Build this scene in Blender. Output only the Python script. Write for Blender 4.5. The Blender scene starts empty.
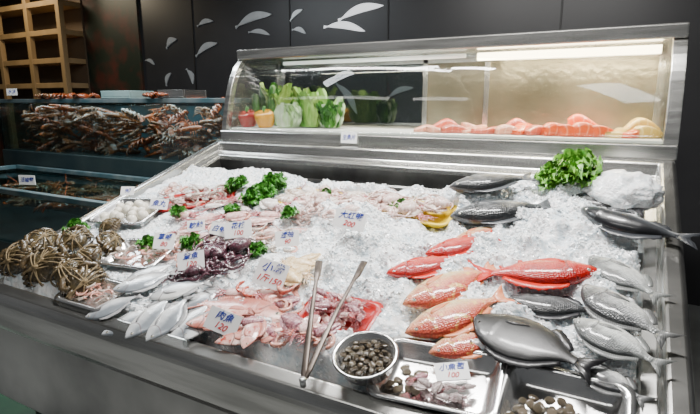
import bpy, math, random
import numpy as np
from mathutils import Vector, Matrix, noise
random.seed(7)
sc=bpy.context.scene
col=sc.collection
# ---------------------------------------------------------------- camera
F=505.0; PITCH=math.radians(11.7); YAW=math.radians(28.5); CZ=1.40
cd=bpy.data.cameras.new("camera"); cam=bpy.data.objects.new("camera",cd); col.objects.link(cam)
cam.location=(0,0,CZ); cam.rotation_euler=(math.pi/2-PITCH,0,YAW)
cd.sensor_width=36; cd.lens=36*F/700; cd.clip_start=.05
sc.camera=cam
sy,cy,sp,cp=math.sin(YAW),math.cos(YAW),math.sin(PITCH),math.cos(PITCH)
FW=Vector((-sy*cp,cy*cp,-sp)); RT=Vector((cy,sy,0)); UP=Vector((-sy*sp,cy*sp,cp))
CO=Vector((0,0,CZ))
def ray(u,v): return FW+RT*((u-350)/F)+UP*((207-v)/F)
def onY(u,v,Y):
    d=ray(u,v); return CO+d*(Y/d.y)
# ---------------------------------------------------------------- counter surface (tilted plane)
YF,ZF=.865,.75; SL=.32; A=math.atan(SL); ca,sa=math.cos(A),math.sin(A)
X0,X1=-2.085,.170; S1=1.368/ca
NRM=Vector((0,-sa,ca))
def T(x,s,n=0): return Vector((x,YF+s*ca-n*sa,ZF+s*sa+n*ca))
def sm(t): t=max(0,min(1,t)); return t*t*(3-2*t)
def ice_raw(x,s):
    e=min((x-X0-.07)/.05,(X1-.08-x)/.04,(s-.05)/.05)
    back=1.06+.08*sm((-1.15-x)/.2)+.19*sm((x+.50)/.22)+.015*math.sin(x*11)
    e=sm(min(e,(back-s)/.06))
    k=.35+.65*sm((x+1.4)/.5)
    h=.002+k*(.044*noise.noise(Vector((x*4.5,s*4.5,1)))+.038*noise.noise(Vector((x*11,s*11,4)))+.018*noise.noise(Vector((x*26,s*26,9))))
    h+=.035*math.exp(-((x+.85)**2/.10+(s-.72)**2/.08))
    h+=.045*math.exp(-((x+.28)**2/.08+(s-1.02)**2/.04))
    h+=.02*math.exp(-((x+.62)**2/.01+(s-.35)**2/.02))
    return -.095+(.095+h)*e
DEP=[]
def ice_n(x,s):
    n=ice_raw(x,s)
    for (cx,cs,hw,hd,cc,ss,lv) in DEP:
        dx,ds=x-cx,s-cs
        if abs(dx)>.45 or abs(ds)>.4: continue
        lx,ly=dx*cc+ds*ss,-dx*ss+ds*cc
        d=max(abs(lx)-hw,abs(ly)-hd)
        if d<.02: n=min(n,(lv-.006)+(n-(lv-.006))*sm((d+.012)/.032)) if d>-.012 else min(n,lv-.006)
    return n
def P(u,v,off=.01):
    "counter-plane coordinates (x,s) for a measured photo point"
    d=ray(u,v); q=T(0,0,off); t=(q-CO).dot(NRM)/d.dot(NRM); p=CO+d*t
    return p.x,(p-T(0,0,off)).dot(Vector((0,ca,sa)))
def fr(x,s,n,yaw=0,sc_=1,roll=0,pitch=0):
    return Matrix.Translation(T(x,s,n))@Matrix.Rotation(A,4,'X')@Matrix.Rotation(yaw,4,'Z')@Matrix.Rotation(pitch,4,'Y')@Matrix.Rotation(roll,4,'X')@Matrix.Scale(sc_,4)
TR={}
def deftray(k,x,s,w,d,h,yaw,lv):
    TR[k]=(x,s,w,d,h,yaw,lv); DEP.append((x,s,w/2+.004,d/2+.004,math.cos(yaw),math.sin(yaw),lv))
deftray(1,-.318,.142,.262,.168,.042,.09,-.026)
deftray(2,-.060,.146,.228,.170,.042,0,-.026)
for k,u,v,w,d,h,yaw,lv in ((3,130,211,.27,.20,.03,.15,-.005),(4,137,253,.24,.15,.03,.1,-.008),(5,93,291,.22,.12,.028,.0,-.010),(6,338,309,.20,.12,.018,.0,-.010),(7,196,196,.32,.14,.018,.5,-.010),(8,362,202,.70,.13,.026,-.03,-.016)):
    x,s=P(u,v,.02); deftray(k,x,s,w,d,h,yaw,lv)
# ---------------------------------------------------------------- materials
def newmat(name):
    m=bpy.data.materials.new(name); m.use_nodes=True
    nt=m.node_tree; b=nt.nodes["Principled BSDF"]; return m,nt,b
def c4(c): return (c[0],c[1],c[2],1)
def gm(c,g): return tuple(x**g for x in c)
def pm(name,c1,c2=None,scale=10,rough=.5,metal=0,bump=0,bs=None,coat=0,sss=0,emis=0,trans=0,stretch=None,lo=.35,hi=.65):
    m,nt,b=newmat(name); N=nt.nodes; L=nt.links
    tc=N.new('ShaderNodeTexCoord'); mp=N.new('ShaderNodeMapping'); L.new(tc.outputs['Object'],mp.inputs[0])
    if stretch: mp.inputs['Scale'].default_value=stretch
    b.inputs['Base Color'].default_value=c4(c1)
    if c2 is not None:
        n=N.new('ShaderNodeTexNoise'); n.inputs['Scale'].default_value=scale; n.inputs['Detail'].default_value=4
        L.new(mp.outputs[0],n.inputs[0]); r=N.new('ShaderNodeValToRGB')
        r.color_ramp.elements[0].position=lo; r.color_ramp.elements[1].position=hi
        r.color_ramp.elements[0].color=c4(c1); r.color_ramp.elements[1].color=c4(c2)
        L.new(n.outputs[0],r.inputs[0]); L.new(r.outputs[0],b.inputs['Base Color'])
        if emis: L.new(r.outputs[0],b.inputs['Emission Color'])
    if emis:
        b.inputs['Emission Color'].default_value=c4(c1); b.inputs['Emission Strength'].default_value=emis
    b.inputs['Roughness'].default_value=rough; b.inputs['Metallic'].default_value=metal
    b.inputs['Coat Weight'].default_value=coat; b.inputs['Coat Roughness'].default_value=.1
    if sss: b.inputs['Subsurface Weight'].default_value=sss; b.inputs['Subsurface Scale'].default_value=.012; b.inputs['Subsurface Radius'].default_value=(.8,.95,1)
    b.inputs['Transmission Weight'].default_value=trans
    if bump:
        n=N.new('ShaderNodeTexNoise'); n.inputs['Scale'].default_value=bs or scale; n.inputs['Detail'].default_value=3
        L.new(mp.outputs[0],n.inputs[0]); bp=N.new('ShaderNodeBump'); bp.inputs['Strength'].default_value=bump; bp.inputs['Distance'].default_value=.01
        L.new(n.outputs[0],bp.inputs['Height']); L.new(bp.outputs[0],b.inputs['Normal'])
    return m
def glassmat(name,tint=(1,1,1),ref=.12):
    m=bpy.data.materials.new(name); m.use_nodes=True; nt=m.node_tree; N=nt.nodes; L=nt.links
    N.remove(N["Principled BSDF"]); t=N.new('ShaderNodeBsdfTransparent'); g=N.new('ShaderNodeBsdfGlossy'); mx=N.new('ShaderNodeMixShader')
    t.inputs[0].default_value=c4(tint); g.inputs['Roughness'].default_value=.04
    lw=N.new('ShaderNodeLayerWeight'); lw.inputs[0].default_value=.2
    ml=N.new('ShaderNodeMath'); ml.operation='MULTIPLY_ADD'; ml.inputs[1].default_value=.4; ml.inputs[2].default_value=ref*.3
    L.new(lw.outputs['Fresnel'],ml.inputs[0]); L.new(ml.outputs[0],mx.inputs[0]); L.new(t.outputs[0],mx.inputs[1]); L.new(g.outputs[0],mx.inputs[2])
    L.new(mx.outputs[0],N['Material Output'].inputs[0]); return m
def fishmat(name,back,mid,belly,h=.2,vs=60,rough=.33,metal=.12,spot=None,line=(.05,.05,.05),sc_amt=.4,g=1.45,mott=.8,coat=.55,gill=.8):
    back,mid,belly=gm(back,g),gm(mid,g),gm(belly,g)
    if spot: spot=gm(spot,g)
    m,nt,b=newmat(name); N=nt.nodes; L=nt.links
    tc=N.new('ShaderNodeTexCoord'); sx=N.new('ShaderNodeSeparateXYZ'); L.new(tc.outputs['Object'],sx.inputs[0])
    mr=N.new('ShaderNodeMapRange'); mr.inputs['From Min'].default_value=-h; mr.inputs['From Max'].default_value=h; L.new(sx.outputs['Y'],mr.inputs[0])
    n=N.new('ShaderNodeTexNoise'); n.inputs['Scale'].default_value=10; n.inputs['Detail'].default_value=6; n.inputs['Roughness'].default_value=.65; L.new(tc.outputs['Object'],n.inputs[0])
    a=N.new('ShaderNodeMath'); a.operation='MULTIPLY_ADD'; a.inputs[1].default_value=mott; L.new(n.outputs[0],a.inputs[0])
    s=N.new('ShaderNodeMath'); s.operation='SUBTRACT'; s.inputs[1].default_value=mott*.5; L.new(mr.outputs[0],s.inputs[0]); L.new(s.outputs[0],a.inputs[2])
    r=N.new('ShaderNodeValToRGB'); e=r.color_ramp.elements; e[0].position=.12; e[0].color=c4(belly); e[1].position=.8; e[1].color=c4(back)
    k=e.new(.5); k.color=c4(mid); L.new(a.outputs[0],r.inputs[0])
    mp=N.new('ShaderNodeMapping'); mp.inputs['Scale'].default_value=(1,1.25,.6); L.new(tc.outputs['Object'],mp.inputs[0])
    v=N.new('ShaderNodeTexVoronoi'); v.inputs['Scale'].default_value=vs; v.inputs['Randomness'].default_value=.45; L.new(mp.outputs[0],v.inputs[0])
    mx=N.new('ShaderNodeMix'); mx.data_type='RGBA'; mx.blend_type='MULTIPLY'; mx.inputs[0].default_value=sc_amt
    vr=N.new('ShaderNodeMapRange'); vr.inputs['From Max'].default_value=.7; vr.inputs['To Min'].default_value=1.35; vr.inputs['To Max'].default_value=.35
    L.new(v.outputs['Distance'],vr.inputs[0]); L.new(r.outputs[0],mx.inputs[6]); L.new(vr.outputs[0],mx.inputs[7])
    out=mx.outputs[2]
    if spot:
        n2=N.new('ShaderNodeTexNoise'); n2.inputs['Scale'].default_value=14; n2.inputs['Detail'].default_value=3; L.new(tc.outputs['Object'],n2.inputs[0])
        r2=N.new('ShaderNodeMapRange'); r2.inputs['From Min'].default_value=.54; r2.inputs['From Max'].default_value=.68; L.new(n2.outputs[0],r2.inputs[0])
        m2=N.new('ShaderNodeMix'); m2.data_type='RGBA'; L.new(r2.outputs[0],m2.inputs[0]); L.new(out,m2.inputs[6]); m2.inputs[7].default_value=c4(spot); out=m2.outputs[2]
    gx=N.new('ShaderNodeMath'); gx.operation='MULTIPLY'; L.new(sx.outputs['Y'],gx.inputs[0]); L.new(sx.outputs['Y'],gx.inputs[1])
    g2=N.new('ShaderNodeMath'); g2.operation='MULTIPLY_ADD'; g2.inputs[1].default_value=3.; g2.inputs[2].default_value=.235; L.new(gx.outputs[0],g2.inputs[0])
    g3=N.new('ShaderNodeMath'); g3.operation='SUBTRACT'; L.new(sx.outputs['X'],g3.inputs[0]); L.new(g2.outputs[0],g3.inputs[1])
    g4=N.new('ShaderNodeMath'); g4.operation='ABSOLUTE'; L.new(g3.outputs[0],g4.inputs[0])
    g5=N.new('ShaderNodeMapRange'); g5.inputs['From Min'].default_value=.003; g5.inputs['From Max'].default_value=.014; g5.inputs['To Min'].default_value=gill; g5.inputs['To Max'].default_value=0; L.new(g4.outputs[0],g5.inputs[0])
    m3=N.new('ShaderNodeMix'); m3.data_type='RGBA'; L.new(g5.outputs[0],m3.inputs[0]); L.new(out,m3.inputs[6]); m3.inputs[7].default_value=c4(line)
    L.new(m3.outputs[2],b.inputs['Base Color'])
    b.inputs['Roughness'].default_value=rough; b.inputs['Metallic'].default_value=metal; b.inputs['Coat Weight'].default_value=coat; b.inputs['Coat Roughness'].default_value=.12
    bp=N.new('ShaderNodeBump'); bp.inputs['Strength'].default_value=.5*min(1,sc_amt*1.6); bp.inputs['Distance'].default_value=.006; L.new(v.outputs['Distance'],bp.inputs['Height']); L.new(bp.outputs[0],b.inputs['Normal'])
    return m
def finmat(name,c1,c2):
    m,nt,b=newmat(name); N=nt.nodes; L=nt.links
    tc=N.new('ShaderNodeTexCoord'); w=N.new('ShaderNodeTexWave'); w.inputs['Scale'].default_value=28; w.inputs['Distortion'].default_value=1.5; w.bands_direction='DIAGONAL'
    L.new(tc.outputs['Object'],w.inputs[0]); r=N.new('ShaderNodeValToRGB'); r.color_ramp.elements[0].color=c4(gm(c1,1.4)); r.color_ramp.elements[1].color=c4(gm(c2,1.4))
    L.new(w.outputs[0],r.inputs[0]); L.new(r.outputs[0],b.inputs['Base Color']); b.inputs['Roughness'].default_value=.4; b.inputs['Coat Weight'].default_value=.2
    return m
STEEL=pm("brushed_steel",(.66,.655,.63),(.42,.42,.40),3,.25,.95,stretch=(1,1,12))
STEELD=pm("worn_steel",(.52,.52,.50),(.25,.25,.245),2.5,.30,.88,.12,20,stretch=(1,4,1))
STEELB=pm("polished_steel",(.80,.80,.79),(.62,.62,.62),8,.22,.88)
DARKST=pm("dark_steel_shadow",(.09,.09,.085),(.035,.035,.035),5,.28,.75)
ICE=pm("crushed_ice",(.66,.76,.82),(.97,.98,.99),30,.22,0,.6,110,coat=.45,sss=.35,lo=.34,hi=.56)
ICEC=pm("ice_chip",(.82,.90,.94),(.99,1,1),60,.12,0,.2,60,coat=.5,lo=.38,hi=.52)
WHITE=pm("white_card",(.93,.93,.92),(.89,.90,.90),12,.5)
BLUEI=pm("blue_ink",(.004,.03,.30),rough=.6); REDI=pm("red_ink",(.55,.01,.015),rough=.6)
BLACK=pm("black_pupil",(.01,.01,.01),rough=.1,coat=1); EYEG=pm("eye_iris",(.55,.5,.35),(.7,.7,.65),30,.2,.3,coat=1); EYED=pm("dark_iris",(.12,.11,.09),rough=.2,coat=1)
# ---------------------------------------------------------------- mesh builder
class B:
    def __init__(s): s.v=[];s.f=[];s.m=[]
    def add(s,vs,fs,mi=0):
        o=len(s.v); s.v+=[tuple(p) for p in vs]; s.f+=[tuple(i+o for i in f) for f in fs]; s.m+=[mi]*len(fs); return s
    def loft(s,rings,mi=0,cap=True,closed=True):
        n=len(rings[0]); vs=[p for r in rings for p in r]; fs=[]
        for i in range(len(rings)-1):
            for j in range(n if closed else n-1):
                k=(j+1)%n; fs.append((i*n+j,i*n+k,(i+1)*n+k,(i+1)*n+j))
        if cap: fs.append(tuple(range(n-1,-1,-1))); fs.append(tuple((len(rings)-1)*n+j for j in range(n)))
        return s.add(vs,fs,mi)
    def tube(s,pts,rad,n=8,mi=0,flat=1,upv=(0,0,1)):
        pts=[Vector(p) for p in pts]; rings=[]
        if not hasattr(rad,'__len__'): rad=[rad]*len(pts)
        for i,p in enumerate(pts):
            t=(pts[min(i+1,len(pts)-1)]-pts[max(i-1,0)]).normalized(); u=Vector(upv)
            if abs(t.dot(u))>.95: u=Vector((1,0,0)) if abs(t.x)<.9 else Vector((0,1,0))
            a=t.cross(u).normalized(); b=a.cross(t)
            rings.append([p+a*(rad[i]*math.cos(2*math.pi*k/n))+b*(rad[i]*flat*math.sin(2*math.pi*k/n)) for k in range(n)])
        return s.loft(rings,mi)
    def ell(s,c,r,nu=14,nv=9,mi=0,rot=None,nz=0,ns=3):
        c=Vector(c); vs=[];fs=[]
        for i in range(nv+1):
            th=math.pi*i/nv
            for j in range(nu):
                ph=2*math.pi*j/nu
                p=Vector((math.sin(th)*math.cos(ph),math.sin(th)*math.sin(ph),math.cos(th)))
                k=1+nz*(noise.noise(p*ns+c*7)+.5*noise.noise(p*ns*2.7+c*3)) if nz else 1
                p=Vector((p.x*r[0],p.y*r[1],p.z*r[2]))*k
                if rot: p=rot@p
                vs.append(c+p)
        for i in range(nv):
            for j in range(nu):
                k=(j+1)%nu; fs.append((i*nu+j,(i+1)*nu+j,(i+1)*nu+k,i*nu+k))
        return s.add(vs,fs,mi)
    def box(s,a,b,mi=0):
        x0,y0,z0=a;x1,y1,z1=b
        return s.add([(x0,y0,z0),(x1,y0,z0),(x1,y1,z0),(x0,y1,z0),(x0,y0,z1),(x1,y0,z1),(x1,y1,z1),(x0,y1,z1)],
            [(0,3,2,1),(4,5,6,7),(0,1,5,4),(1,2,6,5),(2,3,7,6),(3,0,4,7)],mi)
    def mesh(s,name,mats,smooth=True):
        me=bpy.data.meshes.new(name); me.from_pydata(s.v,[],s.f)
        for m in (mats if isinstance(mats,(list,tuple)) else [mats]): me.materials.append(m)
        me.polygons.foreach_set('material_index',s.m); me.polygons.foreach_set('use_smooth',[smooth]*len(s.f)); me.update(); return me
def obj(name,me,parent=None,label=None,cat=None,group=None,kind=None,mw=None,bevel=0):
    o=bpy.data.objects.new(name,me); col.objects.link(o)
    if parent: o.parent=parent
    if mw is not None:
        if parent: o.matrix_local=mw
        else: o.matrix_world=mw
    if label:o["label"]=label
    if cat:o["category"]=cat
    if group:o["group"]=group
    if kind:o["kind"]=kind
    if bevel:
        b=o.modifiers.new("bevel",'BEVEL'); b.width=bevel; b.segments=3; b.limit_method='ANGLE'
    return o
def empty(name,loc,label,cat,group=None):
    o=bpy.data.objects.new(name,None); col.objects.link(o); o.location=loc; o["label"]=label; o["category"]=cat; o.empty_display_size=.05
    if group:o["group"]=group
    return o
def spawn(tpl,mw,label,cat,group=None,name=None):
    r=obj(name or tpl[0][0],tpl[0][1],None,label,cat,group,mw=mw)
    for t in tpl[1:]: obj(t[0],t[1],r)
    return r
# ---------------------------------------------------------------- room shell
def shell(name,a,b,m): return obj(name,B().box(a,b).mesh(name,m,False),kind="structure")
WY=4.1
WALL=pm("dark_wall_panel",(.018,.018,.020),(.025,.025,.027),2,.38)
WALL2=pm("dark_mural_wall",(.012,.02,.012),(.07,.018,.012),5,.45,lo=.45,hi=.7)
shell("floor",(-8,-1.5,-.05),(3.2,WY+.1,0),pm("grey_floor",(.24,.245,.24),(.17,.175,.17),4,.3))  # grey tone made up to brighten the counter front's reflections
obj("green_floor_patch",B().box((-4.6,.85,0),(-2.05,1.75,.012)).mesh("green_floor_patch",pm("green_floor",(.01,.09,.035),(.008,.055,.028),6,.5),False),label="dark green patch of floor beside the seafood counter",cat="floor mat")  # the green floor itself, added as a separate slab over the grey
shell("wall_back",(-8,WY,0),(3.2,WY+.1,3.3),WALL)
shell("wall_left",(-8.1,-1.5,0),(-8,WY,3.3),WALL2)
shell("ceiling",(-8,-1.5,3.3),(3.2,WY+.1,3.4),pm("dark_ceiling",(.08,.08,.08),(.10,.10,.10),2,.7))
i=1
SEAM=pm("seam",(.004,.004,.004),rough=.5)
for u in (140,193,290,388,560):
    p=onY(u,30,WY); shell("trim_%d"%i,(p.x-.006,WY-.008,0),(p.x+.006,WY,3.3),SEAM); i+=1
pl=onY(66,40,WY-.03).x; pr=onY(139,40,WY-.03).x
obj("mural_panel",B().box((pl,WY-.03,0),(pr,WY-.001,3.2)).mesh("mural_panel",WALL2,False),label="dark wall panel with a faint red and green leaf mural",cat="wall panel")
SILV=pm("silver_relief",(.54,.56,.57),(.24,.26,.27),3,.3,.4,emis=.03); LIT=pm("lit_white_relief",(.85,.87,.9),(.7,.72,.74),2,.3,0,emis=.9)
def leaf(u,v,w,h,ang,lit,bend=.3):
    c=onY(u,v,WY-.006); k=(c-CO).dot(FW)/F; W=w*k*1.12; H=h*k
    b=B(); rings=[]; n=24
    for a in range(n+1):
        t=a/n; x=-.5+t
        y=.5*math.sin(math.pi*max(0,(t-.08))/.92)**.75 if t>.10 else .0
        y=max(y,.04)
        if t<.10: y=.05+.16*(.10-t)/.10
        bb=bend*math.sin((t-.1)*math.pi*1.3)
        rings.append([Vector((x*W,-.005,(y+bb)*H)),Vector((x*W,.005,(y+bb)*H)),Vector((x*W,.005,(-y*.8+bb)*H)),Vector((x*W,-.005,(-y*.8+bb)*H))])
    b.loft(rings)
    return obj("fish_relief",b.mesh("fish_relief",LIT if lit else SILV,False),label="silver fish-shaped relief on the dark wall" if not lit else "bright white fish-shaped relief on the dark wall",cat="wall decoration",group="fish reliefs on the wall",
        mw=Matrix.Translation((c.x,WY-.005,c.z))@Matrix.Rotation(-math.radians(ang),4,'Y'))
for a in [(171,43,15,7,30,0),(205,23,19,5,10,0),(206,49,28,7,22,0),(253,20,42,9,12,0),(259,33,24,5,-8,0),(296,15,16,5,35,0),(299,31,15,5,-15,0),
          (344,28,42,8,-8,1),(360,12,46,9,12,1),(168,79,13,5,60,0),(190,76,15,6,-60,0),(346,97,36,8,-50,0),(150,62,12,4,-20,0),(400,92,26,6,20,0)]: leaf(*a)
WOOD=pm("pale_wood",(.33,.22,.11),(.22,.145,.065),3,.45,stretch=(1,1,.1),bs=30,bump=.1)
def latt():
    Y=3.75; e=empty("lattice_shelf",(onY(30,90,Y).x,Y,1.3),"pale wooden open lattice shelf against the dark wall","shelf")
    xs=[onY(u,40,Y).x for u in (-34,-2,28,60)]
    ztop=onY(30,-20,Y).z; z0=0
    for x in xs: obj("post",B().box((x-.035,Y,z0),(x+.035,Y+.06,ztop)).mesh("post",WOOD,False),e,bevel=.004,mw=Matrix.Translation(-e.location))
    for v in (86,62,34,5,-15):
        z=onY(30,v,Y).z
        obj("rail",B().box((xs[0],Y+.005,z-.03),(xs[-1],Y+.3,z+.03)).mesh("rail",WOOD,False),e,bevel=.004,mw=Matrix.Translation(-e.location))
    obj("back_panel",B().box((xs[0],Y+.30,.8),(xs[-1],Y+.32,ztop)).mesh("back_panel",pm("brown_back",(.09,.06,.035),rough=.6),False),e,mw=Matrix.Translation(-e.location))
latt()
# ---------------------------------------------------------------- fish tanks
TG=glassmat("tank_glass",(.74,.86,.87),.3); TB=pm("tank_back",(.012,.055,.07),(.05,.035,.02),4,.4); TRM=pm("teal_rim",(.08,.17,.20),(.24,.29,.30),6,.3,.5); TBS=pm("tank_base",(.015,.028,.032),(.03,.042,.042),4,.3)
def tank(nm,x0,x1,y0,y1,z0,z1,label,rimt=.03):
    e=empty(nm,((x0+x1)/2,(y0+y1)/2,0),label,"fish tank"); M=Matrix.Translation(-e.location)
    g=B().box((x0,y0,z0),(x1,y0+.012,z1)).box((x0,y1-.012,z0),(x1,y1,z1)).box((x0,y0,z0),(x0+.012,y1,z1)).box((x1-.012,y0,z0),(x1,y1,z1))
    obj("glass_wall",g.mesh("glass_wall",TG,False),e,mw=M)
    obj("back_panel",B().box((x0+.02,y1-.03,z0),(x1-.02,y1-.014,z1-.03)).mesh("back_panel",TB,False),e,mw=M)
    r=B()
    for (a,b,c,d) in ((x0-.01,x1+.01,y0-.015,y0+.03),(x0-.01,x1+.01,y1-.03,y1+.015),(x0-.01,x0+.03,y0,y1),(x1-.03,x1+.01,y0,y1)):
        r.box((a,c,z1-.005),(b,d,z1+rimt))
    obj("rim",r.mesh("rim",TRM,False),e,mw=M,bevel=.005)
    obj("base",B().box((x0,y0-.02,0),(x1,y1,z0)).mesh("base",TBS,False),e,mw=M,bevel=.006)
    return e
UT=(-5.3,-2.32,2.72,3.35,.955,1.40)
tank("fish_tank",*UT,"long glass seafood tank with teal rim full of live crustaceans")
LT=(-5.0,-2.25,1.85,2.66,.45,.80)
etank=tank("fish_tank",*LT,"low glass seafood tank with open water surface and live crustaceans")
WAT=glassmat("water_surface",(.75,.9,.9),.1)
# ---------------------------------------------------------------- counter
def ring(i,n,dz=0,bk=None):
    j=i if bk is None else bk
    d=Vector((0,0,dz))
    return [T(X0+i,i,n)-d,T(X1-i,i,n)-d,T(X1-i,S1-j,n)-d,T(X0+i,S1-j,n)-d]
ctr=empty("seafood_counter",(-1,1.8,0),"long stainless steel seafood counter with a tilted ice basin","counter"); CM=Matrix.Translation(-ctr.location)
rm=B().loft([ring(.03,0,.15),ring(.006,0,.135),ring(-.004,0,.11),ring(-.006,.0,.03),ring(-.004,.0,.018),ring(0.0,.0,.008),ring(.008,.003),ring(.045,.006),ring(.052,.0),ring(.058,-.035,0,.075),ring(.095,-.042,0,.12),ring(.10,-.06,0,.13)],cap=False)
obj("rim",rm.mesh("rim",STEEL,False),ctr,mw=CM,bevel=.006)
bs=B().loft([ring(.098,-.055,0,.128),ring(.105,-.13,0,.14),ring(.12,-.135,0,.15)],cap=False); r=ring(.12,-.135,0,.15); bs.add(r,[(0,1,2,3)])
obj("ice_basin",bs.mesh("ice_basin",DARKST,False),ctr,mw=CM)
pf=[(.90,.30),(2.93,.30),(2.93,1.17),(2.26,1.17)]; q=T(0,S1-.02,-.15); pf.append((q.y,q.z)); q=T(0,.03,-.15); pf.append((.90,q.z))
obj("body",B().loft([[Vector((X0+.03,y,z)) for y,z in pf],[Vector((X1-.03,y,z)) for y,z in pf]]).mesh("body",STEELD,False),ctr,mw=CM,bevel=.008)
obj("kick_base",B().box((X0+.1,1.0,0),(X1-.1,2.85,.31)).mesh("kick_base",pm("black_kick",(.015,.02,.018),rough=.5),False),ctr,mw=CM)
obj("back_ledge",B().box((X0,2.215,1.14),(X1,2.95,1.185)).mesh("back_ledge",STEEL,False),ctr,mw=CM,bevel=.006)
# ---------------------------------------------------------------- display case
CX0,CX1=X0+.01,X1+.005; CYF,CYT,CYB=2.26,2.45,2.86; CZ0,CZT=1.186,1.675
dc=empty("glass_display_case",((CX0+CX1)/2,2.5,CZ0),"lit chilled glass display case with steel frame on the counter","display case"); DM=Matrix.Translation(-dc.location)
obj("case_base",B().box((CX0,CYF-.02,CZ0),(CX1,CYB,CZ0+.055)).mesh("case_base",STEEL,False),dc,mw=DM,bevel=.006)
def cprof(t):
    y=CYF+(CYT-CYF)*(.55*t+.45*t**3); z=CZ0+.055+(CZT-.02-CZ0-.055)*(1-(1-t)**1.25); return y,z
fg=B(); rings=[]
for i in range(13):
    y,z=cprof(i/12); rings.append([Vector((CX0+.03,y,z)),Vector((CX1-.03,y,z)),Vector((CX1-.03,y+.006,z)),Vector((CX0+.03,y+.006,z))])
fg.loft(rings); obj("front_glass",fg.mesh("front_glass",glassmat("case_glass",(.95,.97,.96),.06)),dc,mw=DM)
obj("top_panel",B().box((CX0,CYT-.04,CZT-.03),(CX1,CYB,CZT+.028)).mesh("top_panel",STEEL,False),dc,mw=DM,bevel=.008)
for xa,xb in ((CX0,CX0+.035),(CX1-.05,CX1)):
    b=B(); rr=[]
    for i in range(13):
        y,z=cprof(i/12); rr.append([Vector((xa,y-.008,z)),Vector((xb,y-.008,z)),Vector((xb,y+.035,z)),Vector((xa,y+.035,z))])
    b.loft(rr); obj("side_frame",b.mesh("side_frame",STEEL,False),dc,mw=DM,bevel=.003)
    obj("side_post",B().box((xa,CYB-.04,CZ0+.05),(xb,CYB,CZT-.03)).mesh("side_post",STEEL,False),dc,mw=DM)
    xm=(xa+xb)/2
    sg=[Vector((xm-.003,cprof(i/12)[0]+.03,cprof(i/12)[1])) for i in range(13)]+[Vector((xm-.003,CYB-.04,CZT-.035)),Vector((xm-.003,CYB-.04,CZ0+.05))]
    obj("side_glass",B().loft([sg,[p+Vector((.006,0,0)) for p in sg]]).mesh("side_glass",glassmat("side_glass",(.9,.95,.95),.12),False),dc,mw=DM)
dx=onY(428,80,CYB).x
FROST=pm("fogged_steel",(.48,.44,.34),(.17,.16,.125),2.0,.28,.75,.25,28,lo=.3,hi=.7)
obj("sliding_door",B().box((dx,CYB-.03,CZ0+.06),(CX1-.03,CYB-.015,CZT-.03)).mesh("sliding_door",FROST,False),dc,label="fogged brushed metal sliding door",mw=DM)
obj("sliding_door",B().box((CX0+.03,CYB-.012,CZ0+.06),(dx,CYB-.004,CZT-.03)).mesh("sliding_door",glassmat("door_glass",(.75,.79,.79),.5),False),dc,label="clear glass sliding door",mw=DM)
df=B()
for x in (CX0+.04,dx,dx+.35,CX1-.06): df.box((x-.014,CYB-.045,CZ0+.055),(x+.014,CYB-.031,CZT-.03))
df.box((CX0+.03,CYB-.045,CZ0+.055),(CX1-.03,CYB-.031,CZ0+.075)); df.box((CX0+.03,CYB-.045,CZT-.06),(CX1-.03,CYB-.031,CZT-.03))
obj("door_frame",df.mesh("door_frame",STEELB,False),dc,mw=DM)
TUBE=pm("lamp_tube",(1,.84,.54),rough=.4,emis=22)
tx0=onY(478,55,2.54).x
obj("lamp_tube",B().tube([(tx0,2.54,CZT-.058),(CX1-.08,2.54,CZT-.058)],.018,12).mesh("lamp_tube",TUBE),dc,mw=DM)
obj("lamp_tube",B().tube([(CX0+.25,2.54,CZT-.05),(tx0-.06,2.54,CZT-.05)],.010,12).mesh("lamp_tube",pm("dim_tube",(.9,.93,.9),rough=.4,emis=1.2)),dc,mw=DM)
TRAYW=pm("white_tray",(.8,.8,.78),(.7,.7,.69),8,.4)
obj("display_shelf",B().box((CX0+.05,CYF+.02,CZ0+.056),(CX1-.05,CYB-.06,CZ0+.07)).mesh("display_shelf",TRAYW,False),dc,mw=DM,bevel=.003)
SZ=CZ0+.0705
# ---------------------------------------------------------------- vegetables in the case
GST=pm("green_stem",(.03,.16,.015),rough=.5)
def pepper(u,y,colr,nm,lab,k=1.15):
    b=B(); rings=[]
    prof=[(.008,.010),(.022,.002),(.034,.006),(.040,.018),(.043,.032),(.046,.046),(.047,.058),(.043,.068),(.034,.074),(.022,.072),(.010,.064)]
    for r_,z in prof:
        rings.append([Vector((r_*(1+.14*math.cos(4*a))*math.cos(a),r_*(1+.14*math.cos(4*a))*math.sin(a),z)) for a in [2*math.pi*q/32 for q in range(32)]])
    b.loft(rings)
    st=B().tube([(0,0,.06),(.003,0,.078),(.012,0,.095)],[.010,.007,.008],8)
    p=onY(u,120,y); o=obj(nm,b.mesh(nm,pm(nm+"_skin",colr,rough=.15,coat=.8)),label=lab,cat="vegetable",mw=Matrix.Translation((p.x,y,SZ))@Matrix.Scale(k,4)@Matrix.Rotation(.25,4,'X')); obj("stem",st.mesh("stem",GST),o)
pepper(249,2.40,(.38,.003,.002),"red_bell_pepper","glossy red bell pepper on the display shelf",1.25)
pepper(266,2.38,(.76,.34,.002),"yellow_bell_pepper","glossy yellow bell pepper on the display shelf",1.3)
GREEN=pm("leaf_green",(.012,.09,.005),(.06,.22,.012),12,.45,bump=.3,bs=40)
LGREEN=pm("cabbage_green",(.06,.23,.015),(.36,.54,.14),7,.4,bump=.4,bs=30,stretch=(3,3,.6)); CUC=pm("cucumber_skin",(.012,.07,.012),(.06,.18,.03),25,.35,bump=.5,bs=60,stretch=(1,1,.3))
WSTEM=pm("white_stalk",(.70,.77,.62),(.32,.50,.19),8,.4,stretch=(4,4,.5))
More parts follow.
